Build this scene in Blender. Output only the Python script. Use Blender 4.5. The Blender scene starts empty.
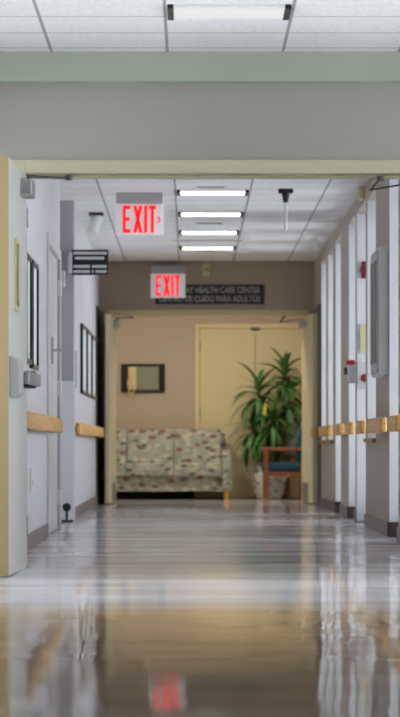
import bpy, bmesh, math, random
from mathutils import Vector, Matrix
random.seed(7)
SC = bpy.context.scene
COL = SC.collection
PI = math.pi
CH = 0.64            # lens height above the floor
CEIL = 2.72

# ------------------------------------------------------------------ materials
def lin(c):
    return tuple((v/12.92 if v <= .04045 else ((v+.055)/1.055)**2.4) for v in c)
def srgb(r, g, b): return lin((r/255, g/255, b/255)) + (1,)

def mat(name, col, rough=.6, metal=0, bump=0, bscale=60, spec=.5, var=0, vscale=6):
    m = bpy.data.materials.new(name); m.use_nodes = True
    nt = m.node_tree; N = nt.nodes; L = nt.links
    b = N['Principled BSDF']
    b.inputs['Base Color'].default_value = col
    b.inputs['Roughness'].default_value = rough
    b.inputs['Metallic'].default_value = metal
    b.inputs['Specular IOR Level'].default_value = spec
    tc = N.new('ShaderNodeTexCoord')
    if var:
        n = N.new('ShaderNodeTexNoise'); n.inputs['Scale'].default_value = vscale; n.inputs['Detail'].default_value = 3
        L.new(tc.outputs['Object'], n.inputs['Vector'])
        mx = N.new('ShaderNodeMix'); mx.data_type = 'RGBA'
        mx.inputs[6].default_value = tuple(c*(1-var) for c in col[:3]) + (1,)
        mx.inputs[7].default_value = tuple(min(1, c*(1+var)) for c in col[:3]) + (1,)
        L.new(n.outputs['Fac'], mx.inputs[0]); L.new(mx.outputs[2], b.inputs['Base Color'])
    if bump:
        n2 = N.new('ShaderNodeTexNoise'); n2.inputs['Scale'].default_value = bscale
        L.new(tc.outputs['Object'], n2.inputs['Vector'])
        bp = N.new('ShaderNodeBump'); bp.inputs['Strength'].default_value = bump; bp.inputs['Distance'].default_value = .002
        L.new(n2.outputs['Fac'], bp.inputs['Height']); L.new(bp.outputs['Normal'], b.inputs['Normal'])
    return m

def emit(name, col, s):
    m = bpy.data.materials.new(name); m.use_nodes = True
    b = m.node_tree.nodes['Principled BSDF']
    b.inputs['Base Color'].default_value = col
    b.inputs['Emission Color'].default_value = col
    b.inputs['Emission Strength'].default_value = s
    if name.startswith('lit'): b.inputs['Base Color'].default_value = (.3, .005, .005, 1)
    if name.startswith('lamp'): b.inputs['Base Color'].default_value = (.25, .25, .25, 1)
    return m

def wood(name, c1, c2, rough=.45, axis='Y', ws=9):
    m = bpy.data.materials.new(name); m.use_nodes = True
    nt = m.node_tree; N = nt.nodes; L = nt.links; b = N['Principled BSDF']
    tc = N.new('ShaderNodeTexCoord'); mp = N.new('ShaderNodeMapping')
    mp.inputs['Scale'].default_value = {'Y': (14, .9, 14), 'Z': (14, 14, .9), 'X': (.9, 14, 14)}[axis]
    L.new(tc.outputs['Object'], mp.inputs['Vector'])
    n = N.new('ShaderNodeTexNoise'); n.inputs['Scale'].default_value = ws/3; n.inputs['Detail'].default_value = 6
    L.new(mp.outputs['Vector'], n.inputs['Vector'])
    r = N.new('ShaderNodeValToRGB'); r.color_ramp.elements[0].position = .3; r.color_ramp.elements[1].position = .7
    r.color_ramp.elements[0].color = c1; r.color_ramp.elements[1].color = c2
    L.new(n.outputs['Fac'], r.inputs['Fac']); L.new(r.outputs['Color'], b.inputs['Base Color'])
    b.inputs['Roughness'].default_value = rough
    return m

M = {}
M['wall'] = mat('pale_wall_paint', srgb(204, 203, 211), .5, bump=.15, var=.02)
M['wall_r'] = mat('warm_grey_wall_paint', srgb(176, 165, 152), .55, bump=.15, var=.02)
M['reveal'] = mat('white_reveal_paint', srgb(226, 229, 234), .5)
M['header'] = mat('grey_header_paint', srgb(178, 177, 167), .6, bump=.1, var=.015, vscale=2)
M['band'] = mat('grey_green_band_paint', srgb(180, 188, 170), .6)
M['taupe'] = mat('taupe_paint', srgb(184, 166, 146), .6, var=.03)
M['alcove'] = mat('recess_shade_grey', srgb(176, 173, 178), .6)  # wall tone greyed to carry the shade inside the recess
M['lobby'] = mat('beige_paint', srgb(190, 173, 153), .6, var=.03, vscale=2)
M['cream'] = mat('cream_enamel', srgb(222, 212, 178), .4)
M['frame_cream'] = mat('cream_frame_enamel', srgb(216, 211, 182), .42)
M['phone'] = mat('ivory_plastic', srgb(232, 210, 158), .4)
M['edge'] = mat('tan_door_edge', srgb(188, 166, 122), .45)
M['leaf'] = mat('pale_door_laminate', srgb(216, 219, 214), .35, var=.015)
M['closet'] = mat('offwhite_door_enamel', srgb(206, 204, 206), .4)
M['lobdoor'] = mat('buff_door_enamel', srgb(222, 205, 162), .45, var=.02, vscale=2)
M['lobframe'] = mat('buff_frame_enamel', srgb(226, 208, 160), .45)
M['base'] = mat('brown_grey_cove_base', srgb(122, 108, 106), .45, var=.06)
M['basedark'] = mat('dark_brown_base_end', srgb(82, 62, 64), .45)
M['dark'] = mat('dark_brown_and_gap_shade', srgb(48, 38, 32), .4, var=.08)  # lobby base brown; the far side panels use it for gap shade too
M['steel'] = mat('brushed_steel', srgb(176, 178, 180), .35, 1)
M['chrome'] = mat('bright_chrome', srgb(215, 215, 218), .18, 1)
M['darksteel'] = mat('dark_steel', srgb(92, 92, 94), .4, .8)
M['greyplastic'] = mat('grey_plastic', srgb(184, 185, 184), .45)
M['black'] = mat('black_plastic', srgb(24, 24, 26), .4)
M['blackframe'] = mat('black_frame_lacquer', srgb(26, 28, 30), .3)
M['white'] = mat('white_plastic', srgb(232, 232, 230), .4)
M['creamplastic'] = mat('cream_plastic', srgb(216, 208, 160), .45)
M['rail'] = wood('honey_oak', srgb(196, 146, 78), srgb(226, 182, 112), .4, 'Y')
M['sill'] = wood('oak_sill', srgb(150, 104, 52), srgb(182, 134, 74), .45, 'Y')
M['chairwood'] = wood('brown_beech', srgb(116, 66, 42), srgb(150, 92, 60), .45, 'Z')
M['legwood'] = wood('blond_beech', srgb(214, 156, 60), srgb(232, 180, 84), .45, 'Z')
M['teal'] = mat('teal_upholstery', srgb(26, 74, 92), .85, bump=.4, bscale=200, var=.1, vscale=30)
M['red'] = mat('red_plastic', srgb(214, 40, 66), .35)
M['darkred'] = mat('dark_red_plastic', srgb(132, 30, 52), .4)
M['clear'] = mat('frosted_clear_plastic', srgb(206, 208, 212), .25)
M['poster'] = mat('pale_poster_paper', srgb(226, 232, 238), .4, var=.05, vscale=4)
M['greenpaper'] = mat('olive_notice_panel', srgb(104, 104, 86), .4, var=.12, vscale=5)
M['soil'] = mat('dark_soil', srgb(46, 34, 26), .9, bump=.6)
M['cane'] = mat('tan_cane', srgb(120, 98, 66), .8, bump=.5, var=.15, vscale=20)
M['foliage'] = mat('green_leaf', srgb(74, 122, 56), .45, var=.4, vscale=9)
M['yellowleaf'] = mat('yellow_leaf', srgb(214, 186, 40), .5)
M['cloth'] = mat('pale_blue_cloth', srgb(214, 224, 236), .8, var=.12, vscale=14)
M['signtext'] = mat('white_sign_paint', srgb(226, 226, 230), .5)
M['signgrey'] = mat('silver_sign_lettering', srgb(196, 194, 190), .5)
M['panelwhite'] = emit('edge_lit_acrylic', srgb(236, 236, 242), .16)
M['exitred'] = emit('lit_red_letters', (1, .010, .012, 1), .95)
M['mirror'] = mat('pale_green_pane', srgb(146, 150, 130), .15, var=.1, vscale=6)
M['lens'] = emit('lamp_diffuser', (1, .985, .96, 1), .5)
M['lens_green'] = emit('lamp_diffuser_greenish', (.95, 1, .84, 1), 2.2)
M['lens_warm'] = emit('lamp_diffuser_warm', (1, .92, .76, 1), 36)
M['vent'] = mat('dark_slot', srgb(96, 96, 94), .6)

def ceiling_mat():
    m = bpy.data.materials.new('acoustic_tile'); m.use_nodes = True
    nt = m.node_tree; N = nt.nodes; L = nt.links; b = N['Principled BSDF']
    tc = N.new('ShaderNodeTexCoord'); sx = N.new('ShaderNodeSeparateXYZ'); L.new(tc.outputs['Object'], sx.inputs[0])
    def line(out, off, half):
        a = N.new('ShaderNodeMath'); a.operation = 'SUBTRACT'; a.inputs[1].default_value = off; L.new(out, a.inputs[0])
        d = N.new('ShaderNodeMath'); d.operation = 'DIVIDE'; d.inputs[1].default_value = .61; L.new(a.outputs[0], d.inputs[0])
        r = N.new('ShaderNodeMath'); r.operation = 'ROUND'; L.new(d.outputs[0], r.inputs[0])
        s = N.new('ShaderNodeMath'); s.operation = 'SUBTRACT'; L.new(d.outputs[0], s.inputs[0]); L.new(r.outputs[0], s.inputs[1])
        ab = N.new('ShaderNodeMath'); ab.operation = 'ABSOLUTE'; L.new(s.outputs[0], ab.inputs[0])
        lt = N.new('ShaderNodeMath'); lt.operation = 'LESS_THAN'; lt.inputs[1].default_value = half/.61; L.new(ab.outputs[0], lt.inputs[0])
        return lt.outputs[0]
    lx = line(sx.outputs['X'], -.12, .008); ly = line(sx.outputs['Y'], 16.72, .014)
    n = N.new('ShaderNodeTexNoise'); n.inputs['Scale'].default_value = 40; n.inputs['Detail'].default_value = 4
    L.new(tc.outputs['Object'], n.inputs['Vector'])
    r = N.new('ShaderNodeValToRGB'); r.color_ramp.elements[0].position = .35; r.color_ramp.elements[1].position = .6
    r.color_ramp.elements[0].color = srgb(226, 227, 226); r.color_ramp.elements[1].color = srgb(240, 240, 240)
    L.new(n.outputs['Fac'], r.inputs['Fac'])
    m1 = N.new('ShaderNodeMix'); m1.data_type = 'RGBA'; m1.inputs[7].default_value = srgb(188, 189, 190)
    L.new(r.outputs['Color'], m1.inputs[6]); L.new(ly, m1.inputs[0])
    m2 = N.new('ShaderNodeMix'); m2.data_type = 'RGBA'; m2.inputs[7].default_value = srgb(156, 158, 160)
    L.new(m1.outputs[2], m2.inputs[6]); L.new(lx, m2.inputs[0])
    L.new(m2.outputs[2], b.inputs['Base Color']); b.inputs['Roughness'].default_value = .8
    return m
M['ceiling'] = ceiling_mat()

def floor_mat():
    m = bpy.data.materials.new('waxed_vinyl_tile'); m.use_nodes = True
    nt = m.node_tree; N = nt.nodes; L = nt.links; b = N['Principled BSDF']; out = N['Material Output']
    tc = N.new('ShaderNodeTexCoord'); sx = N.new('ShaderNodeSeparateXYZ'); L.new(tc.outputs['Object'], sx.inputs[0])
    # one tone per 305 mm tile
    sn = N.new('ShaderNodeVectorMath'); sn.operation = 'SNAP'; sn.inputs[1].default_value = (.305, .305, 1)
    L.new(tc.outputs['Object'], sn.inputs[0])
    wn = N.new('ShaderNodeTexWhiteNoise'); wn.noise_dimensions = '3D'; L.new(sn.outputs[0], wn.inputs['Vector'])
    # cross bands
    ny = N.new('ShaderNodeTexNoise'); ny.noise_dimensions = '1D'; ny.inputs['Scale'].default_value = 1.6; ny.inputs['Detail'].default_value = 2
    L.new(sx.outputs['Y'], ny.inputs['W'])
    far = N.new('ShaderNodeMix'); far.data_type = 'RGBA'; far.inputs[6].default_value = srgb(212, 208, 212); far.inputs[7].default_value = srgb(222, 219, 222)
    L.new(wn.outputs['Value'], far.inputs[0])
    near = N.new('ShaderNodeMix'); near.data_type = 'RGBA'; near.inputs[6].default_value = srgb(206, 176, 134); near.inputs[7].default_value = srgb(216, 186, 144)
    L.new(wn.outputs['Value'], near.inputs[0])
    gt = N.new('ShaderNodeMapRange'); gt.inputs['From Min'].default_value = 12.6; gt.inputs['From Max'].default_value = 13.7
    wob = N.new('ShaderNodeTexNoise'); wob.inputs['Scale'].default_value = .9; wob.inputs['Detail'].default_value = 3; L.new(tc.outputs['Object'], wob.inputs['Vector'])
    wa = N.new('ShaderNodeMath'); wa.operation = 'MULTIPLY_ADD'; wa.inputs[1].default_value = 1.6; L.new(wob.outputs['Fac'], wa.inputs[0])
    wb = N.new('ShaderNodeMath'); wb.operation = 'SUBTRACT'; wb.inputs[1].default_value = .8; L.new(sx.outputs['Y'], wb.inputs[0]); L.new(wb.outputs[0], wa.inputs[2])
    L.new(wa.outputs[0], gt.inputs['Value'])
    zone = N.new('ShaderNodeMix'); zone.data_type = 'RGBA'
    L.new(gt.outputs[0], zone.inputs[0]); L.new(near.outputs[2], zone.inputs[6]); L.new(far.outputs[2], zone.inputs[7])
    # bump: slight unevenness of the tiles
    mp = N.new('ShaderNodeMapping'); mp.inputs['Scale'].default_value = (5.0, 1.0, 1); L.new(tc.outputs['Object'], mp.inputs['Vector'])
    nb = N.new('ShaderNodeTexNoise'); nb.inputs['Scale'].default_value = 1.6; nb.inputs['Detail'].default_value = 2
    L.new(mp.outputs['Vector'], nb.inputs['Vector'])
    bp = N.new('ShaderNodeBump'); bp.inputs['Strength'].default_value = 1.0; bp.inputs['Distance'].default_value = .0016
    L.new(nb.outputs['Fac'], bp.inputs['Height'])
    L.new(zone.outputs[2], b.inputs['Base Color']); L.new(bp.outputs['Normal'], b.inputs['Normal'])
    b.inputs['Roughness'].default_value = .045; b.inputs['IOR'].default_value = 1.45
    b2 = N.new('ShaderNodeBsdfPrincipled'); L.new(zone.outputs[2], b2.inputs['Base Color'])
    b2.inputs['Roughness'].default_value = .5; b2.inputs['Specular IOR Level'].default_value = .22
    # scuffed share of the wax: streaks across the hall, more beyond the threshold
    ms = N.new('ShaderNodeMapping'); ms.inputs['Scale'].default_value = (.3, 1.5, 1); L.new(tc.outputs['Object'], ms.inputs['Vector'])
    ns = N.new('ShaderNodeTexNoise'); ns.inputs['Scale'].default_value = 1.5; ns.inputs['Detail'].default_value = 4
    L.new(ms.outputs['Vector'], ns.inputs['Vector'])
    sr = N.new('ShaderNodeMapRange'); sr.inputs['From Min'].default_value = .32; sr.inputs['From Max'].default_value = .68
    sr.inputs['To Min'].default_value = .12; sr.inputs['To Max'].default_value = .66
    L.new(ns.outputs['Fac'], sr.inputs['Value'])
    farfall = N.new('ShaderNodeMapRange'); farfall.inputs['From Min'].default_value = 24; farfall.inputs['From Max'].default_value = 32
    farfall.inputs['To Min'].default_value = 1; farfall.inputs['To Max'].default_value = .35
    L.new(sx.outputs['Y'], farfall.inputs['Value'])
    k1 = N.new('ShaderNodeMapRange'); k1.inputs['To Min'].default_value = .5; k1.inputs['To Max'].default_value = 1; L.new(gt.outputs[0], k1.inputs['Value'])
    p = N.new('ShaderNodeMath'); p.operation = 'MULTIPLY'; L.new(sr.outputs[0], p.inputs[0]); L.new(farfall.outputs[0], p.inputs[1])
    q = N.new('ShaderNodeMath'); q.operation = 'MULTIPLY'; L.new(p.outputs[0], q.inputs[0]); L.new(k1.outputs[0], q.inputs[1])
    mix = N.new('ShaderNodeMixShader'); L.new(q.outputs[0], mix.inputs[0]); L.new(b.outputs[0], mix.inputs[1]); L.new(b2.outputs[0], mix.inputs[2])
    L.new(mix.outputs[0], out.inputs['Surface'])
    return m
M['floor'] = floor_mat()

def fabric_mat():
    m = bpy.data.materials.new('leaf_print_upholstery'); m.use_nodes = True
    nt = m.node_tree; N = nt.nodes; L = nt.links; b = N['Principled BSDF']
    tc = N.new('ShaderNodeTexCoord')
    def blobs(rot, scl, seed, thr, base, colr):
        mp = N.new('ShaderNodeMapping'); mp.inputs['Rotation'].default_value = (0, rot, 0); mp.inputs['Scale'].default_value = scl
        mp.inputs['Location'].default_value = (seed, seed*.37, seed*.71); L.new(tc.outputs['Object'], mp.inputs['Vector'])
        v = N.new('ShaderNodeTexVoronoi'); v.inputs['Scale'].default_value = 1; v.inputs['Randomness'].default_value = .75
        L.new(mp.outputs['Vector'], v.inputs['Vector'])
        r = N.new('ShaderNodeMapRange'); r.inputs['From Min'].default_value = thr; r.inputs['From Max'].default_value = thr+.05
        r.inputs['To Min'].default_value = 1; r.inputs['To Max'].default_value = 0; L.new(v.outputs['Distance'], r.inputs['Value'])
        x = N.new('ShaderNodeMix'); x.data_type = 'RGBA'; x.inputs[7].default_value = colr
        L.new(r.outputs[0], x.inputs[0]); L.new(base, x.inputs[6]); return x.outputs[2]
    n = N.new('ShaderNodeTexNoise'); n.inputs['Scale'].default_value = 9; n.inputs['Detail'].default_value = 3; L.new(tc.outputs['Object'], n.inputs['Vector'])
    r0 = N.new('ShaderNodeValToRGB'); r0.color_ramp.elements[0].position = .35; r0.color_ramp.elements[1].position = .65
    r0.color_ramp.elements[0].color = srgb(144, 147, 136); r0.color_ramp.elements[1].color = srgb(168, 170, 160)
    L.new(n.outputs['Fac'], r0.inputs['Fac'])
    c = blobs(.5, (8, 4, 13), 3.1, .3, r0.outputs['Color'], srgb(190, 182, 160))
    c = blobs(.6, (6, 3.5, 10), 1.3, .25, c, srgb(132, 94, 86))
    c = blobs(-.5, (6.5, 3.5, 11.5), 8.2, .24, c, srgb(100, 102, 96))
    L.new(c, b.inputs['Base Color']); b.inputs['Roughness'].default_value = .85
    return m
M['fabric'] = fabric_mat()

def pot_mat():
    m = bpy.data.materials.new('mottled_ceramic'); m.use_nodes = True
    nt = m.node_tree; N = nt.nodes; L = nt.links; b = N['Principled BSDF']
    tc = N.new('ShaderNodeTexCoord'); n = N.new('ShaderNodeTexNoise'); n.inputs['Scale'].default_value = 13; n.inputs['Detail'].default_value = 2
    L.new(tc.outputs['Object'], n.inputs['Vector'])
    r = N.new('ShaderNodeValToRGB'); e = r.color_ramp.elements
    e[0].position = .34; e[0].color = srgb(130, 140, 128); e[1].position = .52; e[1].color = srgb(226, 224, 214)
    x = e.new(.46); x.color = srgb(200, 194, 182)
    L.new(n.outputs['Fac'], r.inputs['Fac']); L.new(r.outputs['Color'], b.inputs['Base Color']); b.inputs['Roughness'].default_value = .3
    return m
M['pot'] = pot_mat()

def glass_mat():
    m = bpy.data.materials.new('window_glass'); m.use_nodes = True
    nt = m.node_tree; N = nt.nodes; L = nt.links; out = N['Material Output']
    t = N.new('ShaderNodeBsdfTransparent'); t.inputs[0].default_value = (.97, .98, .98, 1)
    g = N.new('ShaderNodeBsdfGlossy'); g.inputs['Roughness'].default_value = .02
    f = N.new('ShaderNodeFresnel'); f.inputs['IOR'].default_value = 1.45
    mx = N.new('ShaderNodeMixShader'); L.new(f.outputs[0], mx.inputs[0]); L.new(t.outputs[0], mx.inputs[1]); L.new(g.outputs[0], mx.inputs[2])
    L.new(mx.outputs[0], out.inputs['Surface'])
    return m
M['glass'] = glass_mat()

# ------------------------------------------------------------------ mesh helpers
class MB:
    def __init__(self): self.bm = bmesh.new()
    def box(self, x0, x1, y0, y1, z0, z1):
        x0, x1 = sorted((x0, x1)); y0, y1 = sorted((y0, y1)); z0, z1 = sorted((z0, z1))
        v = [self.bm.verts.new(p) for p in ((x0,y0,z0),(x1,y0,z0),(x1,y1,z0),(x0,y1,z0),(x0,y0,z1),(x1,y0,z1),(x1,y1,z1),(x0,y1,z1))]
        for f in ((0,3,2,1),(4,5,6,7),(0,1,5,4),(1,2,6,5),(2,3,7,6),(3,0,4,7)): self.bm.faces.new([v[i] for i in f])
        return self
    def tube(self, pts, r, n=12, cap=True):
        pts = [Vector(p) for p in pts]; rs = r if isinstance(r, (list, tuple)) else [r]*len(pts)
        rings = []
        for i, p in enumerate(pts):
            d = (pts[min(i+1, len(pts)-1)] - pts[max(i-1, 0)]).normalized()
            a = d.orthogonal().normalized() if i == 0 else (rings_a - d*rings_a.dot(d)).normalized()
            rings_a = a; bb = d.cross(a)
            rings.append([self.bm.verts.new(p + (a*math.cos(2*PI*k/n) + bb*math.sin(2*PI*k/n))*rs[i]) for k in range(n)])
        for i in range(len(rings)-1):
            for k in range(n):
                self.bm.faces.new((rings[i][k], rings[i][(k+1) % n], rings[i+1][(k+1) % n], rings[i+1][k]))
        if cap:
            self.bm.faces.new(rings[0][::-1]); self.bm.faces.new(rings[-1])
        return self
    def lathe(self, prof, c, n=24):
        rings = [[self.bm.verts.new((c[0]+r*math.cos(2*PI*k/n), c[1]+r*math.sin(2*PI*k/n), c[2]+z)) for k in range(n)] for r, z in prof]
        for i in range(len(rings)-1):
            for k in range(n): self.bm.faces.new((rings[i][k], rings[i][(k+1) % n], rings[i+1][(k+1) % n], rings[i+1][k]))
        self.bm.faces.new(rings[0][::-1]); self.bm.faces.new(rings[-1])
        return self
    def prism(self, poly, axis, a, b):
        # poly in the other two axes, extruded along axis from a to b
        def P(u, v, w): return {'x': (w, u, v), 'y': (u, w, v), 'z': (u, v, w)}[axis]
        A = [self.bm.verts.new(P(u, v, a)) for u, v in poly]; B = [self.bm.verts.new(P(u, v, b)) for u, v in poly]
        self.bm.faces.new(A); self.bm.faces.new(B[::-1]); n = len(poly)
        for i in range(n): self.bm.faces.new((A[i], B[i], B[(i+1) % n], A[(i+1) % n]))
        return self

def mw(o):
    m = Matrix.Translation(o.location) @ o.rotation_euler.to_matrix().to_4x4()
    return mw(o.parent) @ m if o.parent else m

def obj(name, mb, m, parent=None, bevel=0, seg=2, smooth=False, local=False, sub=0):
    bm = mb.bm
    bmesh.ops.recalc_face_normals(bm, faces=bm.faces)
    loc = Vector((0, 0, 0))
    if parent:
        if not local: bmesh.ops.transform(bm, matrix=mw(parent).inverted(), verts=bm.verts)
    else:
        xs = [v.co for v in bm.verts]
        loc = Vector(((min(c.x for c in xs)+max(c.x for c in xs))/2, (min(c.y for c in xs)+max(c.y for c in xs))/2, min(c.z for c in xs)))
        if name.startswith(('floor', 'ceiling')) and not name.startswith('ceiling_'): loc = Vector((0, 0, 0))
        bmesh.ops.translate(bm, vec=-loc, verts=bm.verts)
    me = bpy.data.meshes.new(name); bm.to_mesh(me); bm.free()
    o = bpy.data.objects.new(name, me); COL.objects.link(o); o.location = loc
    me.materials.append(M[m] if isinstance(m, str) else m)
    if parent: o.parent = parent
    if bevel:
        b = o.modifiers.new('bevel', 'BEVEL'); b.width = bevel; b.segments = seg; b.limit_method = 'ANGLE'
    if sub:
        s = o.modifiers.new('sub', 'SUBSURF'); s.levels = sub; s.render_levels = sub
    if smooth or sub:
        for p in me.polygons: p.use_smooth = True
    return o

def tag(o, label=None, cat=None, group=None, kind=None):
    for k, v in (('label', label), ('category', cat), ('group', group), ('kind', kind)):
        if v: o[k] = v
    return o
def thing(name, label, cat, loc=(0,0,0), rz=0, group=None, kind=None):
    o = bpy.data.objects.new(name, None); COL.objects.link(o); o.empty_display_size = .1
    o.location = loc; o.rotation_euler = (0, 0, rz)
    return tag(o, label, cat, group, kind)
def struct(name, mb, m, **k):
    return tag(obj(name, mb, m, **k), kind='structure')

def text_mb(body, cx, y, cz, width, height, thick=.003):
    """lettering facing -Y, fitted in width x height, centred at cx, cz"""
    cu = bpy.data.curves.new('lettering', 'FONT'); cu.body = body; cu.extrude = 0; cu.offset = .012
    to = bpy.data.objects.new('lettering', cu); COL.objects.link(to)
    dg = bpy.context.evaluated_depsgraph_get(); me = bpy.data.meshes.new_from_object(to.evaluated_get(dg))
    bpy.data.objects.remove(to); bpy.data.curves.remove(cu)
    b = MB(); b.bm.from_mesh(me); bpy.data.meshes.remove(me)
    vs = list(b.bm.verts); x0 = min(v.co.x for v in vs); x1 = max(v.co.x for v in vs); y0 = min(v.co.y for v in vs); y1 = max(v.co.y for v in vs)
    for v in vs:
        v.co = Vector((cx + ((v.co.x-x0)/(x1-x0)-.5)*width, y, cz + ((v.co.y-y0)/(y1-y0)-.5)*height))
    r = bmesh.ops.extrude_face_region(b.bm, geom=list(b.bm.faces))
    for e in r['geom']:
        if isinstance(e, bmesh.types.BMVert): e.co.y += thick
    return b

# ------------------------------------------------------------------ the setting
fl = MB()      # the floor dips very slightly towards the near hall
ys = [(-4, -.075), (7.2, -.075), (17, 0), (40, 0)]
A = [(fl.bm.verts.new((-3.2, y, z)), fl.bm.verts.new((3.2, y, z))) for y, z in ys]
for i in range(3): fl.bm.faces.new((A[i][0], A[i][1], A[i+1][1], A[i+1][0]))
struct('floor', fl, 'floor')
struct('ceiling', MB().box(-3.2, 3.2, -4, 40, CEIL, CEIL+.1), 'ceiling')
# near hall
nl = MB().box(-2.3, -2.2, -4, 12.9, -.05, CEIL).box(-2.3, -2.2, 16.5, 17, -.05, CEIL).box(-2.3, -2.2, 12.9, 16.5, -.05, .45).box(-2.3, -2.2, 12.9, 16.5, 2.5, CEIL)
struct('wall_near_left', nl, 'wall')
nr = MB().box(2.6, 2.7, -4, 12.9, -.05, CEIL).box(2.6, 2.7, 16.5, 17, -.05, CEIL).box(2.6, 2.7, 12.9, 16.5, -.05, .45).box(2.6, 2.7, 12.9, 16.5, 2.5, CEIL)
struct('wall_near_right', nr, 'wall')
for n, xw in ((10, -2.25), (11, 2.65)):  # unseen windows, added to bring daylight onto the near ceiling and header
    w = thing('window_%d' % n, None, None, (xw, 14.7, .45), kind='structure')
    f = MB().box(xw-.03, xw+.03, 12.9, 12.96, .45, 2.5).box(xw-.03, xw+.03, 16.44, 16.5, .45, 2.5).box(xw-.03, xw+.03, 12.96, 16.44, .45, .5).box(xw-.03, xw+.03, 12.96, 16.44, 2.45, 2.5).box(xw-.03, xw+.03, 14.67, 14.73, .5, 2.45)
    obj('window_frame', f, 'white', w)
    for a, b in ((12.96, 14.67), (14.73, 16.44)): obj('pane', MB().box(xw-.004, xw+.004, a, b, .5, 2.45), 'glass', w)
struct('wall_rear', MB().box(-2.3, 2.7, -4.1, -4, -.05, CEIL), 'wall_r')
hw = MB().box(-2.3, -.93, 17, 17.2, 0, CEIL).box(1.50, 2.7, 17, 17.2, 0, CEIL).box(-.93, 1.50, 17, 17.2, 2.155, CEIL)
struct('wall_header_near', hw, 'header')
struct('trim_1', MB().box(-2.2, 2.6, 16.88, 17, 2.565, CEIL), 'band')
fr = MB().box(-.945, -.875, 16.985, 17.215, 0, 2.16).box(1.435, 1.515, 16.985, 17.215, 0, 2.16).box(-.875, 1.435, 16.985, 17.215, 2.088, 2.16)
fr.box(1.42, 1.435, 17.07, 17.215, 0, 2.088).box(-.875, 1.42, 17.07, 17.215, 2.075, 2.088)
struct('trim_2', fr, 'frame_cream', bevel=.004)

# left side of the corridor
LX = -1.0
wl = MB().box(-1.3, LX, 17.2, 22.4, 0, CEIL).box(-1.3, LX, 22.4, 24.42, 2.12, CEIL).box(-1.3, LX, 24.42, 24.6, 0, CEIL).box(-1.3, -1.1, 22.4, 24.42, 0, 2.12)
struct('wall_left', wl, 'wall')
struct('wall_recess_back', MB().box(-2.4, -2.3, 24.5, 27.3, 0, CEIL), 'alcove')
struct('wall_recess_side', MB().box(-2.4, -1.3, 24.4, 24.6, 0, CEIL), 'alcove')
struct('wall_pilaster_left', MB().box(-2.4, -.985, 27.1, 27.4, 0, CEIL), 'alcove')
struct('trim_3', MB().box(-2.28, -.98, 27.085, 27.1, .0, 1.19), 'reveal')
struct('wall_left_far', MB().box(-1.3, -1.02, 27.4, 36, 0, CEIL), 'wall')
struct('shade_panel_left', MB().box(-1.02, -1.006, 34.7, 36, 0, 2.16), 'dark')  # dark brown finish, with the shaded gap behind the open door painted in
struct('baseboard_left', MB().box(LX, LX+.012, 17.22, 22.3, 0, .10).box(LX, LX+.012, 24.5, 24.6, 0, .10), 'base', bevel=.003)
struct('baseboard_left_far', MB().box(-1.02, -1.008, 27.42, 34.7, 0, .10), 'base', bevel=.003)

# right side of the corridor
RX, RB = 1.40, 1.78
HEAD = 2.60
opens = [(18.0, 19.2, .69, 2.58), (19.7, 20.9, .69, 2.58), (21.5, 22.5, 0, HEAD), (24.1, 25.3, .69, 2.58), (25.5, 26.9, 0, HEAD), (27.1, 28.26, 0, HEAD),  # first two openings are out of view, added to light the left wall
         (29.7, 30.8, 0, HEAD), (31.3, 32.5, .69, 2.58), (32.9, 34.1, .69, 2.58)]
y = 17.2; bb = MB()
for (a, b, z0, z1) in opens:
    struct('wall_right', MB().box(RX, RB, y, a, 0, CEIL), 'wall_r')
    bb.box(RX-.012, RX, y+.004, a-.004, 0, .10)
    struct('wall_right_header', MB().box(RX, RB, a, b, z1, CEIL), 'wall_r')
    if z0:
        struct('wall_right_apron', MB().box(RX, RB, a, b, 0, z0), 'wall_r'); bb.box(RX-.012, RX, a-.004, b+.004, 0, .10)
    y = b
struct('wall_right', MB().box(RX, RB, y, 36, 0, CEIL), 'wall_r'); bb.box(RX-.012, RX, y+.004, 34.2, 0, .10)
struct('baseboard_right', bb, 'base')
be = MB()
for d in (22.5, 28.26, 30.8): be.box(RX-.014, RX+.25, d-.014, d, 0, .105)
struct('baseboard_right_ends', be, 'basedark')
struct('shade_panel_right', MB().box(RX-.015, RX, 34.2, 36, 0, 2.16), 'dark')  # same on the right: brown finish plus the door gap's shade as colour
rv = MB()     # white painted far reveals and returns
for (a, b, z0, z1) in opens:
    rv.box(RX+.003, RB-.1, b-.006, b, z0+(.105 if not z0 and b != 26.9 else .012), z1)
    rv.box(RX+.003, RB-.1, a, a+.006, z0+.012, z1)
struct('trim_6', rv, 'reveal')
for n, (a, b, z0, z1) in enumerate(opens):
    zb = z0 if z0 else .12
    w = thing('window_%d' % (n+1), None, None, (RB-.08, (a+b)/2, zb), kind='structure')
    f = MB().box(RB-.1, RB-.04, a, a+.05, zb, z1).box(RB-.1, RB-.04, b-.05, b, zb, z1).box(RB-.1, RB-.04, a+.05, b-.05, zb, zb+.05).box(RB-.1, RB-.04, a+.05, b-.05, z1-.05, z1)
    if z0: f.box(RB-.1, RB-.04, a+.05, b-.05, 1.55, 1.59)
    obj('window_frame', f, 'white', w)
    obj('pane', MB().box(RB-.075, RB-.069, a+.05, b-.05, zb+.05, z1-.05), 'glass', w)
    if z0:
        obj('window_sill', MB().box(RX-.03, RB-.1, a-.02, b+.005, z0-.022, z0+.01), 'sill', w, bevel=.004)
    else:
        obj('kerb', MB().box(RB-.1, RB-.02, a, b, 0, .12), 'reveal', w)

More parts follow.
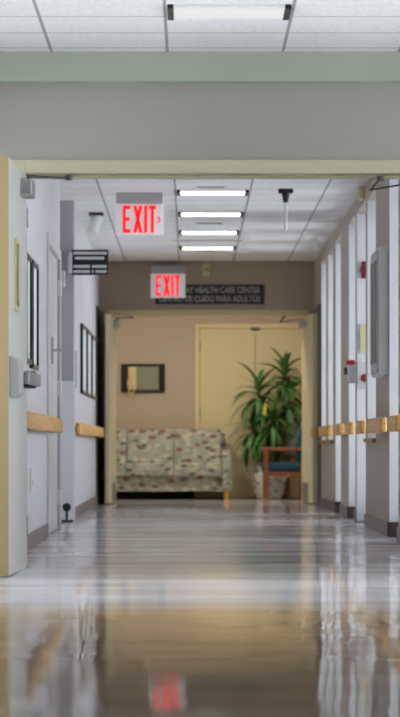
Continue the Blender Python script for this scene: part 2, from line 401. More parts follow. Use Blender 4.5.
# far end of the corridor
wf = MB().box(-1.02, -.885, 36, 36.2, 0, CEIL).box(1.315, RX, 36, 36.2, 0, CEIL).box(-.885, 1.315, 36, 36.2, 2.165, CEIL)
wf.box(-2.6, -1.02, 36.0, 36.2, 0, CEIL).box(RX+.38, 2.8, 36.0, 36.2, 0, CEIL).box(RX, RX+.38, 36.0, 36.2, 0, CEIL)
struct('wall_header_far', wf, 'taupe')
f2 = MB().box(-.90, -.835, 35.985, 36.215, 0, 2.17).box(1.265, 1.33, 35.985, 36.215, 0, 2.17).box(-.835, 1.265, 35.985, 36.215, 2.10, 2.17)
struct('trim_7', f2, 'lobframe', bevel=.004)
# lobby
struct('wall_lobby_back', MB().box(-2.6, .06, 39, 39.15, 0, CEIL).box(1.53, 2.8, 39, 39.15, 0, CEIL).box(.06, 1.53, 39, 39.15, 2.13, CEIL).box(.06, 1.53, 39.09, 39.15, 0, 2.13), 'lobby')
struct('wall_lobby_left', MB().box(-2.7, -2.6, 36.2, 39.15, 0, CEIL), 'lobby')
struct('wall_lobby_right', MB().box(2.8, 2.9, 36.2, 39.15, 0, CEIL), 'lobby')
struct('baseboard_lobby', MB().box(-2.6, .055, 38.985, 39, 0, .09).box(1.535, 2.8, 38.985, 39, 0, .09), 'dark')
f3 = MB().box(.06, .115, 38.97, 39.09, 0, 2.13).box(1.475, 1.53, 38.97, 39.09, 0, 2.13).box(.115, 1.475, 38.97, 39.09, 2.075, 2.13)
struct('trim_8', f3, 'lobframe', bevel=.004)

# ------------------------------------------------------------------ hinged doors
def leaf(n, hinge, ang, s, width, height, face, edge, label, kick=False, slit=False, panic=False, pull=False, closer_end=None, fine=True, zb=.012):
    """local +X runs from hinge to free edge; the seen face looks along s*Y"""
    t = thing('door_%d' % n, label, 'door', (hinge[0], hinge[1], zb), ang, kind='structure')
    th = .045
    obj('slab', MB().box(0.002, width-.006, -s*th, 0, 0, height), face, t, bevel=.002, local=True)
    obj('lipping', MB().box(width-.006, width, -s*th, 0, 0, height), edge, t, local=True)
    if slit:
        u0, u1, z0, z1 = slit
        f = MB().box(u0, u1, 0, s*.012, z0, z0+.02).box(u0, u1, 0, s*.012, z1-.02, z1).box(u0, u0+.02, 0, s*.012, z0+.02, z1-.02).box(u1-.02, u1, 0, s*.012, z0+.02, z1-.02)
        vf = obj('vision_frame', f, 'creamplastic', t, local=True)
        obj('vision_pane', MB().box(u0+.02, u1-.02, 0, s*.003, z0+.02, z1-.02), 'greenpaper', vf, local=True)
    if panic:
        z = .985
        hs = MB(); poly = []
        for k in range(13):
            a = PI*k/12; poly.append((z + .105*math.cos(a)*(1 if abs(math.cos(a)) < .9 else 1), s*.052*min(1, math.sin(a)*1.6)))
        hs.prism([(q, p) for p, q in [(p, q) for q, p in poly]] if False else [(v, u) for u, v in poly], 'x', width-.30, width-.03)
        ph = obj('panic_housing', hs, 'greyplastic', t, bevel=.006, local=True)
        obj('end_cap', MB().box(.08, .20, 0, s*.06, z-.04, z+.05), 'darksteel', t, bevel=.006, local=True)
        obj('push_bar', MB().box(.10, width-.28, s*.055, s*.085, z-.03, z+.035), 'steel', t, bevel=.008, local=True)
    if pull:
        z = 1.07
        pts = [(width-.13, -s*th, z-.13), (width-.13, -s*(th+.05), z-.13), (width-.13, -s*(th+.05), z+.13), (width-.13, -s*th, z+.13)]
        obj('pull_handle', MB().tube(pts, .009, 8), 'steel', t, local=True)
    if kick:
        obj('kick_plate', MB().box(.03, width-.45, 0, s*.004, .01, .22), 'steel', t, local=True)
    if closer_end:
        zc = height-.13
        c = obj('door_closer', MB().box(.14, .42, 0, s*.058, zc, zc+.085), 'steel', t, bevel=.006, local=True)
        inv = mw(t)
        e = inv.inverted() @ Vector(closer_end)
        mid = Vector((.34, s*.30, zc+.10)) if not fine else None
        a = MB()
        if closer_end[0] > 0:   # folded two-bar arm
            el = inv.inverted() @ Vector((closer_end[0]-.045, closer_end[1]+.12, closer_end[2]-.05))
            a.tube([(.28, s*.035, zc+.085), (.28, s*.035, zc+.10)], .015, 10).tube([(.28, s*.035, zc+.098), el], .005, 8).tube([el, e], .006, 8)
        else:
            a.tube([(.28, s*.035, zc+.085), (.28, s*.035, zc+.115)], .013, 10).tube([(.28, s*.035, zc+.107), e], .008, 8)
        a.tube([e - Vector((0, 0, .012)), e + Vector((0, 0, .014))], .02, 10)
        obj('closer_arm', a, 'darksteel', c, local=True)
    for z in (.22, 1.0, height-.22):
        obj('hinge', MB().tube([(-.001, s*.008, z-.05), (-.001, s*.008, z+.05)], .007, 10), face, t, local=True)
    return t
def ang(d): return math.atan2(d[1], d[0])
leaf(1, (-.868, 16.99), ang((-.028, -1.19)), 1, 1.19, 2.072, 'leaf', 'edge', 'pale grey corridor door with tan edge and vision slit, swung open at left',
     zb=-.002, slit=(.62, .86, 1.33, 1.69), panic=True, closer_end=(-.645, 17.03, 2.066))
leaf(2, (1.428, 16.99), ang((.03, -1.15)), -1, 1.15, 2.085, 'leaf', 'edge', 'pale corridor door whose closer arm shows at the upper right', closer_end=(1.01, 17.03, 2.062), zb=.002)
leaf(3, (-.835, 35.98), ang((-.045, -1.05)), 1, 1.055, 2.075, 'cream', 'cream', 'cream door at the far end, open against left wall beside the sofa', kick=True, pull=True, closer_end=(-.66, 36.01, 2.09))
leaf(4, (1.265, 35.98), ang((.076, -1.05)), -1, 1.055, 2.075, 'cream', 'cream', 'cream door at the far end, open against right wall beside the plant', kick=True, pull=True, closer_end=(1.06, 36.01, 2.09))

# white pair of closet doors in the left wall
f4 = MB().box(-1.1, -.985, 22.34, 22.42, 0, 2.13).box(-1.1, -.985, 24.40, 24.48, 0, 2.13).box(-1.1, -.985, 22.42, 24.40, 2.06, 2.13)
struct('trim_9', f4, 'closet', bevel=.004)
for n, (a, b, near) in enumerate(((22.425, 23.40, True), (23.42, 24.395, False))):
    t = thing('door_%d' % (5+n), 'off-white closet door in left wall, %s leaf of the pair' % ('nearer' if near else 'farther'), 'door', (-1.03, (a+b)/2, .012), kind='structure')
    obj('slab', MB().box(-1.055, -1.012, a, b, .012, 2.055), 'closet', t, bevel=.003)
    hy = a if near else b
    for z in (.25, 1.08, 1.84):
        obj('hinge', MB().box(-1.012, -.978, hy-.03, hy+.03, z-.06, z+.06), 'white', t, bevel=.004)
    ly = b-.07 if near else a+.07
    lv = MB().tube([(-1.012, ly, 1.34), (-.95, ly, 1.34)], .012, 10).tube([(-.955, ly, 1.34), (-.955, ly-.11, 1.34)], .01, 10).box(-1.012, -1.004, ly-.03, ly+.03, 1.24, 1.44)
    obj('lever_handle', lv, 'chrome', t)
    if near: obj('crash_rail', MB().box(-1.012, -.925, a+.03, b-.03, .735, .835), 'rail', t, bevel=.012)

# closed pair at the back of the lobby
for n, (a, b) in enumerate(((.118, .792), (.798, 1.472))):
    t = thing('door_%d' % (7+n), 'buff lobby door, %s leaf of the closed pair' % ('left, beside the sofa' if n == 0 else 'right, behind the plant'), 'door', ((a+b)/2, 39.03, .01), kind='structure')
    obj('slab', MB().box(a, b, 38.99, 39.035, .01, 2.072), 'lobdoor', t, bevel=.003)
    hx = a if n == 0 else b
    for z in (.3, 1.05, 1.86): obj('hinge', MB().tube([(hx, 38.985, z-.06), (hx, 38.985, z+.06)], .012, 8), 'steel', t)
    if n == 1: obj('top_catch', MB().box(a-.06, a+.05, 38.965, 38.99, 2.05, 2.085), 'darksteel', t, bevel=.004)

# ------------------------------------------------------------------ ceiling lights and other ceiling things
def troffer(cx, cy, label, m='lens', w=.61, dpt=.44):
    t = thing('ceiling_light', label, 'light', (cx, cy, CEIL), group='square recessed ceiling lights')
    z1 = CEIL; z0 = CEIL-.016; x0, x1, y0, y1 = cx-w/2+.012, cx+w/2-.012, cy-dpt/2+.012, cy+dpt/2-.012
    for ya, yb in ((y0, y0+.02), (y1-.02, y1)): obj('rim', MB().box(x0+.03, x1-.03, ya, yb, z0+.006, z1), 'white', t)
    for xa in (x0, x1-.03): obj('end_cap', MB().box(xa, xa+.03, y0, y1, z0-.004, z1), 'black', t)
    obj('diffuser', MB().box(x0+.03, x1-.03, y0+.02, y1-.02, z0, z1-.002), m, t)
    return t
CX = .185
troffer(CX, 15.275, 'square ceiling light in the near hall, at the top edge of the photo')
for cy in (10.3, 5.4, .5): troffer(CX, cy, 'square ceiling light over the near hall behind the viewer at %.0f metres' % cy if False else 'square ceiling light of the near hall, out of view above')
for cy in (18.85, 21.29, 23.73): troffer(CX, cy, 'square corridor ceiling light hidden behind the grey header wall')
for cy, nm in ((26.17, 'first visible beyond the header, nearest of the row of four'), (28.61, 'second from the header in the row of four'),
               (31.05, 'third from the header in the row of four'), (33.49, 'farthest of the row of four, nearest the brown wall')):
    troffer(CX, cy, 'corridor ceiling light, ' + nm, 'lens_green', dpt=.40)
for x in (-.8, .7): troffer(x, 36.95, 'warm lobby ceiling light above the %s' % ('sofa' if x < 0 else 'plant'), 'lens_warm')
for (cx, cy, w, wh) in ((.165, 25.65, .12, 'just before the first lit panel'), (.18, 29.83, .13, 'between the second and third lit panels'),
                    (.18, 32.3, .36, 'wide one between the third and fourth lit panels'), (.17, 34.0, .12, 'behind the last lit panel')):
    t = thing('air_slot', 'dark slim air slot in ceiling tile, ' + wh, 'vent', (cx, cy, CEIL), group='slim air slots in the ceiling')
    obj('plate', MB().box(cx-w, cx+w, cy-.06, cy+.06, CEIL-.006, CEIL), 'white', t)
    obj('slot', MB().box(cx-w+.01, cx+w-.01, cy-.03, cy+.03, CEIL-.009, CEIL-.003), 'vent', t)

# EXIT signs
def letters(x0, x1, z0, z1, y0, y1):
    b = MB(); W = x1-x0; H = z1-z0; s = W*.085
    def R(a, c, d, e): b.box(x0+a*W, x0+c*W, y0, y1, z0+d*H, z0+e*H)
    R(0, .085, 0, 1); R(.085, .235, 0, .13); R(.085, .21, .44, .57); R(.085, .235, .87, 1)                 # E
    for u0, u1 in ((.32, .50), (.50, .32)):                                                                # X
        b.prism([(x0+u0*W, z0), (x0+(u0+.10)*W, z0), (x0+(u1+.10)*W, z1), (x0+u1*W, z1)], 'y', y0, y1)
    R(.655, .745, 0, 1)                                                                                    # I
    R(.86, .95, 0, .87); R(.80, 1.01, .87, 1)                                                              # T
    return b
def exit_sign(cx, y, zt, zb, label, chevron, ceiling):
    w = .385; hk = .09 if ceiling else .085
    t = thing('exit_sign', label, 'sign', (cx, y, zt), group='lit red exit signs')
    hb = obj('housing', MB().box(cx-w/2+.0, cx+w/2, y-.045, y+.045, zt-hk, zt), 'greyplastic', t, bevel=.006)
    obj('sign_panel', MB().box(cx-w/2-.003, cx+w/2+.003, y-.012, y+.012, zb, zt-hk), 'panelwhite', t, bevel=.004)
    z0 = zb+.02; z1 = zt-hk-.016
    x0 = cx-w/2+.056; x1 = x0+.268
    obj('exit_lettering', letters(x0, x1, z0, z1, y-.02, y-.012), 'exitred', t)
    if chevron:
        zc = (z0+z1)/2-.005
        obj('chevron', MB().prism([(x1+.014, zc+.028), (x1+.026, zc+.028), (x1+.042, zc), (x1+.026, zc-.028), (x1+.014, zc-.028), (x1+.028, zc)], 'y', y-.02, y-.012), 'exitred', t)
    if not ceiling:
        obj('wall_arm', MB().box(cx-.05, cx+.05, y+.045, 36.0, zt-hk+.01, zt-.01), 'greyplastic', t, bevel=.004)
    return t
exit_sign(-.415, 26.3, CEIL, 2.372, 'larger lit exit sign hanging from the corridor ceiling, with arrow', True, True)
exit_sign(-.247, 35.85, 2.655, 2.30, 'smaller lit exit sign on the brown wall, covering part of a black sign', False, False)

# black health care centre sign on the far header
t = thing('wall_sign', 'long black sign with silver lettering on the brown far wall', 'sign', (.22, 35.97, 2.24))
obj('board', MB().box(-.39, .83, 35.975, 36, 2.235, 2.455), 'blackframe', t, bevel=.004)
obj('lettering', text_mb('ADULT DAY HEALTH CARE CENTER', .22, 35.970, 2.395, 1.14, .068, .005), 'signgrey', t)
obj('lettering', text_mb('CENTRO DE CUIDO PARA ADULTOS', .22, 35.970, 2.295, 1.14, .068, .005), 'signgrey', t)
# cream box above it
t = thing('door_chime', 'cream box on the brown wall above the black sign', 'box', (.19, 36, 2.69))
obj('cover', MB().box(.145, .235, 35.94, 36, 2.545, 2.70), 'creamplastic', t, bevel=.012)
obj('speaker_slot', MB().box(.165, .215, 35.936, 35.941, 2.60, 2.65), 'edge', t)

# projecting black sign on the left wall
t = thing('projecting_sign', 'small black sign with four white lines projecting from the left wall', 'sign', (-.86, 27.3, 2.09))
sy = 27.05; x0, x1, zt, zb = -1.0, -.69, 2.30, 2.085
obj('board', MB().box(x0, x1, sy, sy+.012, zb, zt), 'blackframe', t, bevel=.003)
obj('bracket', MB().box(x0-.03, x0+.005, sy-.004, sy+.05, zb+.02, zt-.02), 'wall', t)
ln = MB()
def blocks(a, b, z, n, gaps=()):
    W = (x1-x0)
    for k in range(n):
        f0 = a+(b-a)*k/n; f1 = a+(b-a)*(k+.8)/n
        if k in gaps: continue
        h = .012 if random.random() < .75 else .010
        ln.box(x0+f0*W, x0+f1*W, sy-.003, sy+.001, z-h, z+h)
for args in ((.05, .96, zt-.03, 17), (.09, .89, zt-.072, 15), (.05, .96, zt-.142, 18, (9,)), (.05, .96, zt-.185, 18, (9, 11))):
    ln = MB(); blocks(*args); tag(obj('text_line', ln, 'signtext', t), kind='stuff' if False else None)

# white spot fitting near the left wall
t = thing('ceiling_spotlight', 'white cylinder spotlight on the ceiling near the left wall', 'light', (-.835, 28.5, CEIL))
obj('mount', MB().box(-.90, -.77, 28.44, 28.56, CEIL-.03, CEIL), 'darksteel', t, bevel=.006)
obj('stem', MB().tube([(-.835, 28.5, CEIL-.03), (-.84, 28.48, CEIL-.07)], .016, 10), 'darksteel', t)
obj('barrel', MB().tube([(-.825, 28.5, CEIL-.04), (-.87, 28.40, CEIL-.20)], .05, 20), 'white', t, bevel=.006)
# dark mount with white rod
t = thing('hanging_sensor', 'dark ceiling mount with a white rod hanging straight down', 'sensor', (.775, 25.9, CEIL))
obj('mount', MB().box(.715, .835, 25.84, 25.96, CEIL-.035, CEIL), 'black', t, bevel=.008)
obj('collar', MB().tube([(.775, 25.9, CEIL-.035), (.775, 25.9, CEIL-.11)], [.034, .02], 14), 'black', t)
obj('rod', MB().tube([(.775, 25.9, CEIL-.11), (.775, 25.9, CEIL-.335)], .014, 12), 'white', t)

# ------------------------------------------------------------------ wall things, left
def poster(cy0, cy1, z0, z1, wx, label, group):
    t = thing('framed_poster', label, 'picture', (wx, (cy0+cy1)/2, z0), group=group)
    f = MB().box(wx, wx+.028, cy0, cy0+.025, z0, z1).box(wx, wx+.028, cy1-.03, cy1, z0, z1).box(wx, wx+.028, cy0+.03, cy1-.03, z0, z0+.03).box(wx, wx+.028, cy0+.03, cy1-.03, z1-.03, z1)
    obj('frame', f, 'blackframe', t, bevel=.002)
    obj('poster_sheet', MB().box(wx, wx+.014, cy0+.03, cy1-.03, z0+.03, z1-.03), 'poster', t)
g = 'black-framed posters on the near left wall'
poster(19.15, 19.74, 1.14, 1.80, LX, 'black-framed poster on the near left wall, nearer of two', g)
poster(19.90, 20.60, 1.125, 1.80, LX, 'black-framed poster on the near left wall, farther of two', g)
g = 'black-framed posters on the far left wall'
for a, b, l in ((29.7, 31.0, 'first'), (31.2, 32.5, 'middle'), (32.7, 34.1, 'last')):
    poster(a, b, 1.13, 1.78, -1.02, 'black-framed poster on the far left wall, %s of three towards the brown end' % l, g)
def plate(name, label, cat, lo, hi, m, btn=None):
    t = thing(name, label, cat, ((lo[0]+hi[0])/2, (lo[1]+hi[1])/2, lo[2]))
    obj('cover', MB().box(lo[0], hi[0], lo[1], hi[1], lo[2], hi[2]), m, t, bevel=.004)
    if btn: obj('button', MB().box(*btn), 'greyplastic', t)
plate('wall_switch', 'white switch plate on left wall between closet doors and recess', 'switch', (LX, 24.49, 1.86), (LX+.04, 24.58, 1.98), 'white', (LX+.04, LX+.046, 24.52, 24.55, 1.90, 1.94))
plate('wall_outlet', 'white outlet plate low on left wall below the wooden handrail', 'outlet', (LX, 20.0, .36), (LX+.012, 20.08, .50), 'white', (LX+.012, LX+.015, 20.025, 20.055, .39, .43))
plate('card_reader', 'grey slim card reader on left wall beyond the projecting sign', 'switch', (-1.024, 28.0, 1.15), (-.99, 28.12, 1.47), 'greyplastic')
t = thing('door_bumper', 'black round door bumper at the foot of the recess corner', 'doorstop', (-1.03, 26.9, 0))
obj('base', MB().box(-1.09, -.98, 26.84, 26.98, 0, .02), 'darksteel', t, bevel=.004)
obj('post', MB().tube([(-1.035, 26.92, .02), (-1.035, 26.92, .12)], .012, 10), 'darksteel', t)
obj('rubber_wheel', MB().tube([(-1.035, 26.87, .125), (-1.035, 26.95, .125)], .036, 18), 'black', t, bevel=.008)

# ------------------------------------------------------------------ handrails
def rail(side, a, b, label, group, brackets):
    """side -1 left, +1 right"""
    wx = {-1: LX, 1: RX, -2: -1.02}[side]; s = -1 if side > 0 else 1
    t = thing('handrail', label, 'handrail', (wx, (a+b)/2, .735), group=group)
    xo = wx + s*.085; xi = wx + s*.04
    obj('rail', MB().box(xi, xo, a, b, .735, .84), 'rail', t, bevel=.014, seg=3)
    for y in brackets:
        obj('bracket', MB().box(wx, xi+s*.004, y-.03, y+.03, .765, .81), 'rail', t, bevel=.004)
rail(-1, 17.3, 22.3, 'long wooden handrail on the near left wall under the posters', 'wooden handrails on the left wall', (17.6, 18.8, 20, 21.2, 22.1))
rail(-2, 27.45, 35.0, 'wooden handrail on the far left wall, running to the cream door', 'wooden handrails on the left wall', (27.6, 29, 30.5, 32, 33.5, 34.8))
g = 'short wooden handrails on the right wall'
for a, b, l, br in ((20.5, 21.35, 'nearest piece, at the photo edge', (20.95, 21.25)), (22.1, 23.75, 'second piece, under the white cabinet', (22.7, 23.6)),
                    (24.76, 25.48, 'third piece, before the tall white window return', (25.4,)), (26.4, 27.2, 'fourth piece, below the dispenser with red top', (27.0,)),
                    (28.2, 29.6, 'fifth piece, past the dispenser', (28.5, 29.4)), (30.5, 32.85, 'sixth piece, under the far windows', (30.95, 32.7)), (34.25, 35.0, 'last, against the dark panel', (34.5, 34.9))):
    rail(1, a, b, 'short wooden handrail on right wall, ' + l, g, br)

# ------------------------------------------------------------------ wall things, right
t = thing('notice_cabinet', 'white wall cabinet with olive panelled front on the right wall', 'cabinet', (1.365, 23.1, 1.14))
obj('body', MB().box(1.335, RX-.0004, 22.62, 23.45, 1.14, 2.05), 'white', t, bevel=.004)
for a, b in ((22.65, 23.03), (23.05, 23.42)):
    d = obj('door', MB().box(1.322, 1.335, a, b, 1.16, 2.03), 'greyplastic', t, bevel=.003)
    obj('pane', MB().box(1.317, 1.323, a+.05, b-.05, 1.23, 1.96), 'greenpaper', d)
t = thing('fire_alarm', 'dark red fire alarm sounder on the right wall above the cream plate', 'alarm', (1.43, 26.85, 2.06))
obj('base', MB().box(1.44, 1.53, 26.87, 26.893, 2.05, 2.19), 'darkred', t, bevel=.006)
obj('horn', MB().tube([(1.475, 26.87, 2.12), (1.46, 26.80, 2.12)], [.05, .03], 18), 'darkred', t)
plate('wall_plate', 'tall cream plate on the bright window return at right', 'plate', (1.43, 26.87, 1.43), (1.49, 26.893, 1.66), 'creamplastic')
t = thing('wall_speaker', 'rounded cream speaker high on the right wall beside the ceiling', 'speaker', (1.42, 25.6, 2.5))
obj('cover', MB().box(1.345, RX, 25.62, 25.75, 2.61, 2.715), 'creamplastic', t, bevel=.02, seg=4)
obj('bracket', MB().box(1.38, RX, 25.66, 25.71, 2.605, 2.625), 'creamplastic', t)
t = thing('wall_dispenser', 'clear wall dispenser with a red top on the right wall', 'dispenser', (1.36, 27.0, 1.17))
obj('back_plate', MB().box(1.388, RX, 26.93, 27.07, 1.15, 1.36), 'white', t, bevel=.003)
obj('tank', MB().box(1.325, 1.39, 26.94, 27.06, 1.17, 1.325), 'clear', t, bevel=.012)
obj('red_cap', MB().box(1.315, 1.39, 26.93, 27.07, 1.325, 1.365), 'red', t, bevel=.015)
obj('black_nozzle', MB().tube([(1.312, 26.97, 1.30), (1.312, 26.97, 1.24)], .014, 10), 'black', t)
t = thing('call_point', 'clear box with dark red button beside the red-topped dispenser', 'alarm', (1.45, 26.86, 1.1))
obj('back_box', MB().box(1.405, 1.49, 26.86, 26.893, 1.12, 1.34), 'clear', t, bevel=.004)
obj('button', MB().tube([(1.468, 26.862, 1.21), (1.468, 26.84, 1.21)], [.035, .03], 16), 'darkred', t)

# ------------------------------------------------------------------ lobby furniture
# framed pane with handset
t = thing('framed_window_hatch', 'black-framed pale pane on the beige lobby wall above the sofa', 'hatch', (-.573, 39, 1.3))
x0, x1, z0, z1 = -.84, -.305, 1.295, 1.64
obj('frame', MB().box(x0, x0+.085, 38.965, 39, z0, z1).box(x1-.075, x1, 38.965, 39, z0, z1).box(x0+.085, x1-.075, 38.965, 39, z0, z0+.03).box(x0+.085, x1-.075, 38.965, 39, z1-.03, z1), 'blackframe', t, bevel=.003)
obj('pane', MB().box(x0+.085, x1-.075, 38.982, 39, z0+.03, z1-.03), 'mirror', t)
t = thing('wall_telephone', 'cream wall telephone with hanging cord, in front of the black-framed pane', 'telephone', (-.705, 38.95, 1.35))
obj('base', MB().box(-.752, -.655, 38.945, 38.98, 1.325, 1.60), 'phone', t, bevel=.008)
hs = MB().box(-.722, -.685, 38.905, 38.925, 1.40, 1.57).box(-.728, -.679, 38.91, 38.945, 1.535, 1.59).box(-.728, -.679, 38.91, 38.945, 1.37, 1.425)
obj('handset', hs, 'phone', t, bevel=.008)
cp = []
for k in range(41):
    u = k/40; cp.append((-.76+.09*u + .006*math.cos(k*2.2), 38.92+.006*math.sin(k*2.2), 1.38 - .16*math.sin(PI*u) + .05*(1-u)))
obj('cord', MB().tube(cp, .009, 6), 'phone', t, smooth=True)

# sofa
t = thing('sofa', 'leaf-patterned grey sofa with short blond legs against the lobby wall', 'sofa', (-.45, 38.35, 0))
sx0, sx1 = -1.45, .495
obj('base_frame', MB().box(sx0+.02, sx1-.02, 37.95, 38.75, .10, .275), 'fabric', t, bevel=.02, seg=3)
def cushion(mb_pts, name):
    pass
w3 = (sx1-.12 - (sx0+.12))/3
for k in range(3):
    a = sx0+.12+w3*k
    obj('seat_cushion', MB().box(a+.001, a+w3-.001, 37.9, 38.55, .275, .435), 'fabric', t, bevel=.022, seg=3, smooth=True)
    bk = MB().prism([(38.42, .42), (38.72, .42), (38.85, .80), (38.80, .845), (38.66, .84), (38.60, .80)], 'x', a+.001, a+w3-.001)
    obj('back_cushion', bk, 'fabric', t, bevel=.02, seg=3, smooth=True)
obj('backrest', MB().prism([(38.66, .12), (38.80, .12), (38.90, .79), (38.78, .80)], 'x', sx0+.06, sx1-.07), 'fabric', t, bevel=.03, seg=3, smooth=True)
for a, b in ((sx0, sx0+.12), (sx1-.12, sx1)):
    obj('arm', MB().prism([(37.9, .11), (38.78, .11), (38.82, .66), (38.6, .60), (38.05, .56), (37.92, .50)], 'x', a, b), 'fabric', t, bevel=.04, seg=4, smooth=True)
for x in (sx0+.06, sx1-.06):
    for y in (37.96, 38.72): obj('leg', MB().tube([(x, y, 0), (x, y, .12)], [.026, .034], 12), 'legwood', t)

# armchair seen from its side
t = thing('armchair', 'wooden armchair with teal seat, seen from the side before the plant', 'chair', (1.18, 37.9, 0))
fx, rx_, ya, yb = .90, 1.34, 37.72, 38.26
for y in (ya, yb):
    obj('leg', MB().box(fx-.028, fx+.028, y-.022, y+.022, 0, .585), 'chairwood', t, bevel=.006)
    obj('leg', MB().prism([(rx_-.04, 0), (rx_+.01, 0), (rx_+.06, .86), (rx_+.015, .86), (rx_-.035, .45)], 'y', y-.022, y+.022), 'chairwood', t, bevel=.005)
    obj('armrest', MB().box(fx-.04, rx_+.03, y-.03, y+.03, .58, .625), 'chairwood', t, bevel=.012)
    obj('side_rail', MB().box(fx+.02, rx_-.02, y-.014, y+.014, .285, .335), 'chairwood', t, bevel=.004)
    if y == ya: obj('bolt', MB().tube([(1.16, ya-.03, .292), (1.16, ya-.01, .292)], .016, 10), 'legwood', t)
obj('seat', MB().box(fx-.05, rx_+.0, ya+.0, yb-.0, .33, .45), 'teal', t, bevel=.035, seg=4, smooth=True)
obj('backrest', MB().prism([(rx_-.07, .44), (rx_, .44), (rx_+.05, .86), (rx_-.03, .86), (rx_-.09, .62)], 'y', ya+.025, yb-.025), 'teal', t, bevel=.03, seg=4, smooth=True)
# small table behind the chair with a pale blue bag on it
t = thing('side_table', 'small brown side table behind the armchair', 'table', (1.36, 38.85, 0))
obj('table_top', MB().box(1.16, 1.62, 38.74, 38.97, .50, .53), 'chairwood', t, bevel=.006)
for x in (1.19, 1.59):
    for y in (38.765, 38.945): obj('leg', MB().box(x-.018, x+.018, y-.018, y+.018, 0, .50), 'chairwood', t)
t = thing('cloth_bag', 'pale blue cloth bag standing behind the armchair, under the plant leaves', 'bag', (1.34, 38.86, .53))
c = MB(); nx = 40; rows = []
for (z, d, wd) in ((.531, .8, .95), (.60, 1, 1), (.74, .95, 1), (.86, .7, .96), (.93, .45, .9)):
    r = []
    for k in range(nx):
        a = 2*PI*k/nx; ca, sa = math.cos(a), math.sin(a)
        r.append(c.bm.verts.new((1.34+.17*wd*math.copysign(abs(ca)**.5, ca), 38.86+(.09*d + .006*math.cos(k*2.4))*math.copysign(abs(sa)**.6, sa), z + (.012*math.sin(k*.9) if z > .9 else 0))))
    rows.append(r)
for i in range(len(rows)-1):
    for k in range(nx): c.bm.faces.new((rows[i][k], rows[i][(k+1) % nx], rows[i+1][(k+1) % nx], rows[i+1][k]))
c.bm.faces.new(rows[0][::-1]); c.bm.faces.new(rows[-1])
obj('body', c, 'cloth', t, smooth=True)
obj('strap', MB().tube([(1.22, 38.84, .92), (1.26, 38.83, 1.0), (1.34, 38.83, 1.03), (1.42, 38.83, 1.0), (1.46, 38.84, .92)], .008, 8), 'cloth', t)

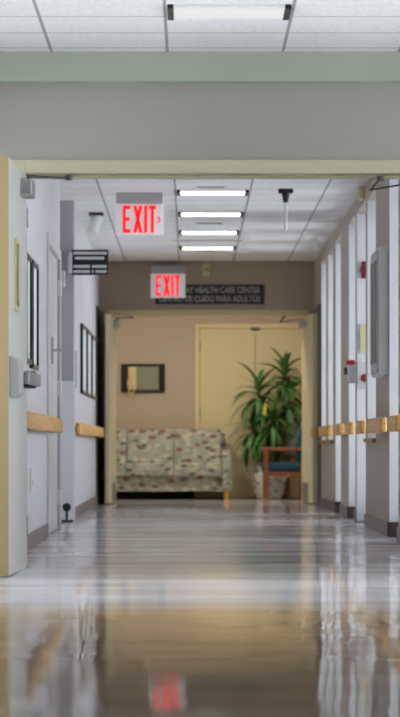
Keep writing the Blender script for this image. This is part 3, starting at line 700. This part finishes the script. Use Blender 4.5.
# potted corn plant
px_, py_ = .96, 38.70
t = thing('potted_plant', 'tall green leafy plant in mottled white pot beside the armchair', 'plant', (px_, py_, 0))
obj('pot', MB().lathe([(.13, 0), (.145, .01), (.19, .12), (.215, .26), (.205, .36), (.21, .39), (.19, .39), (.175, .33), (.02, .33)], (px_, py_, 0), 28), 'pot', t, smooth=True)
obj('soil', MB().lathe([(.165, .325), (.168, .345), (.01, .355)], (px_, py_, 0), 20), 'soil', t, smooth=True)
def rosette(c, n, lmin, lmax, up, seed):
    rnd = random.Random(seed); b = MB()
    for k in range(n):
        f = k/n; az = k*2.399 + rnd.uniform(-.25, .25)
        el = math.radians(up[0] + (up[1]-up[0])*f**1.3 + rnd.uniform(-12, 12))       # start elevation: old leaves low
        Ln = rnd.uniform(lmin*.8, lmax*1.05); W = rnd.uniform(.026, .040)
        p = Vector(c) + Vector((0, 0, -.22 + .26*f)); S = 9; pr = None; d_el = el
        droop = rnd.uniform(1.5, 2.3)*(1-.55*f)
        side = Vector((-math.sin(az), math.cos(az), 0))
        for s in range(S+1):
            u = s/S; w = W*(min(1, .55+2*u))*(1-u**2.6)+.002
            dirv = Vector((math.cos(az)*math.cos(d_el), math.sin(az)*math.cos(d_el), math.sin(d_el)))
            up_ = side.cross(dirv)
            L_, C_, R_ = b.bm.verts.new(p+side*w+up_*w*.25*-1), b.bm.verts.new(p), b.bm.verts.new(p-side*w-up_*w*.25)
            if pr:
                b.bm.faces.new((pr[0], pr[1], C_, L_)); b.bm.faces.new((pr[1], pr[2], R_, C_))
            pr = (L_, C_, R_); p = p + Vector((dirv.x, dirv.y*.6, dirv.z))*Ln/S; d_el -= droop/S
            if p.y > 38.94: p.y = 38.94
    return b
canes = [((px_-.05, py_-.02), (px_-.13, py_-.08, 1.32)), ((px_+.06, py_-.02), (px_+.18, py_-.05, 1.52)), ((px_+.0, py_-.06), (px_+.03, py_-.18, .98)), ((px_-.02, py_-.08), (px_-.20, py_-.12, .86)), ((px_+.09, py_-.05), (px_+.25, py_-.10, 1.27))]
for i, (a, b) in enumerate(canes):
    obj('cane', MB().tube([(a[0], a[1], .34), ((a[0]*.4+b[0]*.6), (a[1]+b[1])/2, b[2]*.6), b], [.024, .021, .016], 10), 'cane', t, smooth=True)
    obj('foliage', rosette(b, (34, 34, 36, 30, 26)[i], (.34, .34, .34, .3, .34)[i], (.50, .48, .5, .44, .5)[i], ((-25, 62), (-25, 88), (-30, 60), (-30, 50), (-30, 60))[i], 11+i), 'foliage', t, smooth=True)
yl = MB().prism([(px_-.085, 1.02), (px_-.06, 1.0), (px_-.045, 1.10), (px_-.06, 1.17), (px_-.08, 1.10)], 'y', 38.16, 38.166)
obj('yellow_leaf', yl, 'yellowleaf', t)

# ------------------------------------------------------------------ daylight, camera, view
w = bpy.data.worlds.new('overcast_sky'); SC.world = w; w.use_nodes = True
bg = w.node_tree.nodes['Background']; bg.inputs['Color'].default_value = (.92, .95, 1, 1); bg.inputs['Strength'].default_value = 5
cam = bpy.data.cameras.new('camera'); co = bpy.data.objects.new('camera', cam); COL.objects.link(co)
co.location = (0, 0, CH); co.rotation_euler = (PI/2, 0, 0)
cam.sensor_fit = 'VERTICAL'; cam.sensor_height = 36; cam.sensor_width = 36*400/717
cam.lens = 3200/717*36
cam.shift_x = 10/717; cam.shift_y = 87.5/717
cam.clip_start = .05; cam.clip_end = 200
cam.dof.use_dof = True; cam.dof.focus_distance = 18.5; cam.dof.aperture_fstop = 5.0
SC.camera = co
vs = SC.view_settings; vs.view_transform = 'Standard'; vs.look = 'None'; vs.gamma = 1; vs.exposure = .25; vs.use_curve_mapping = False
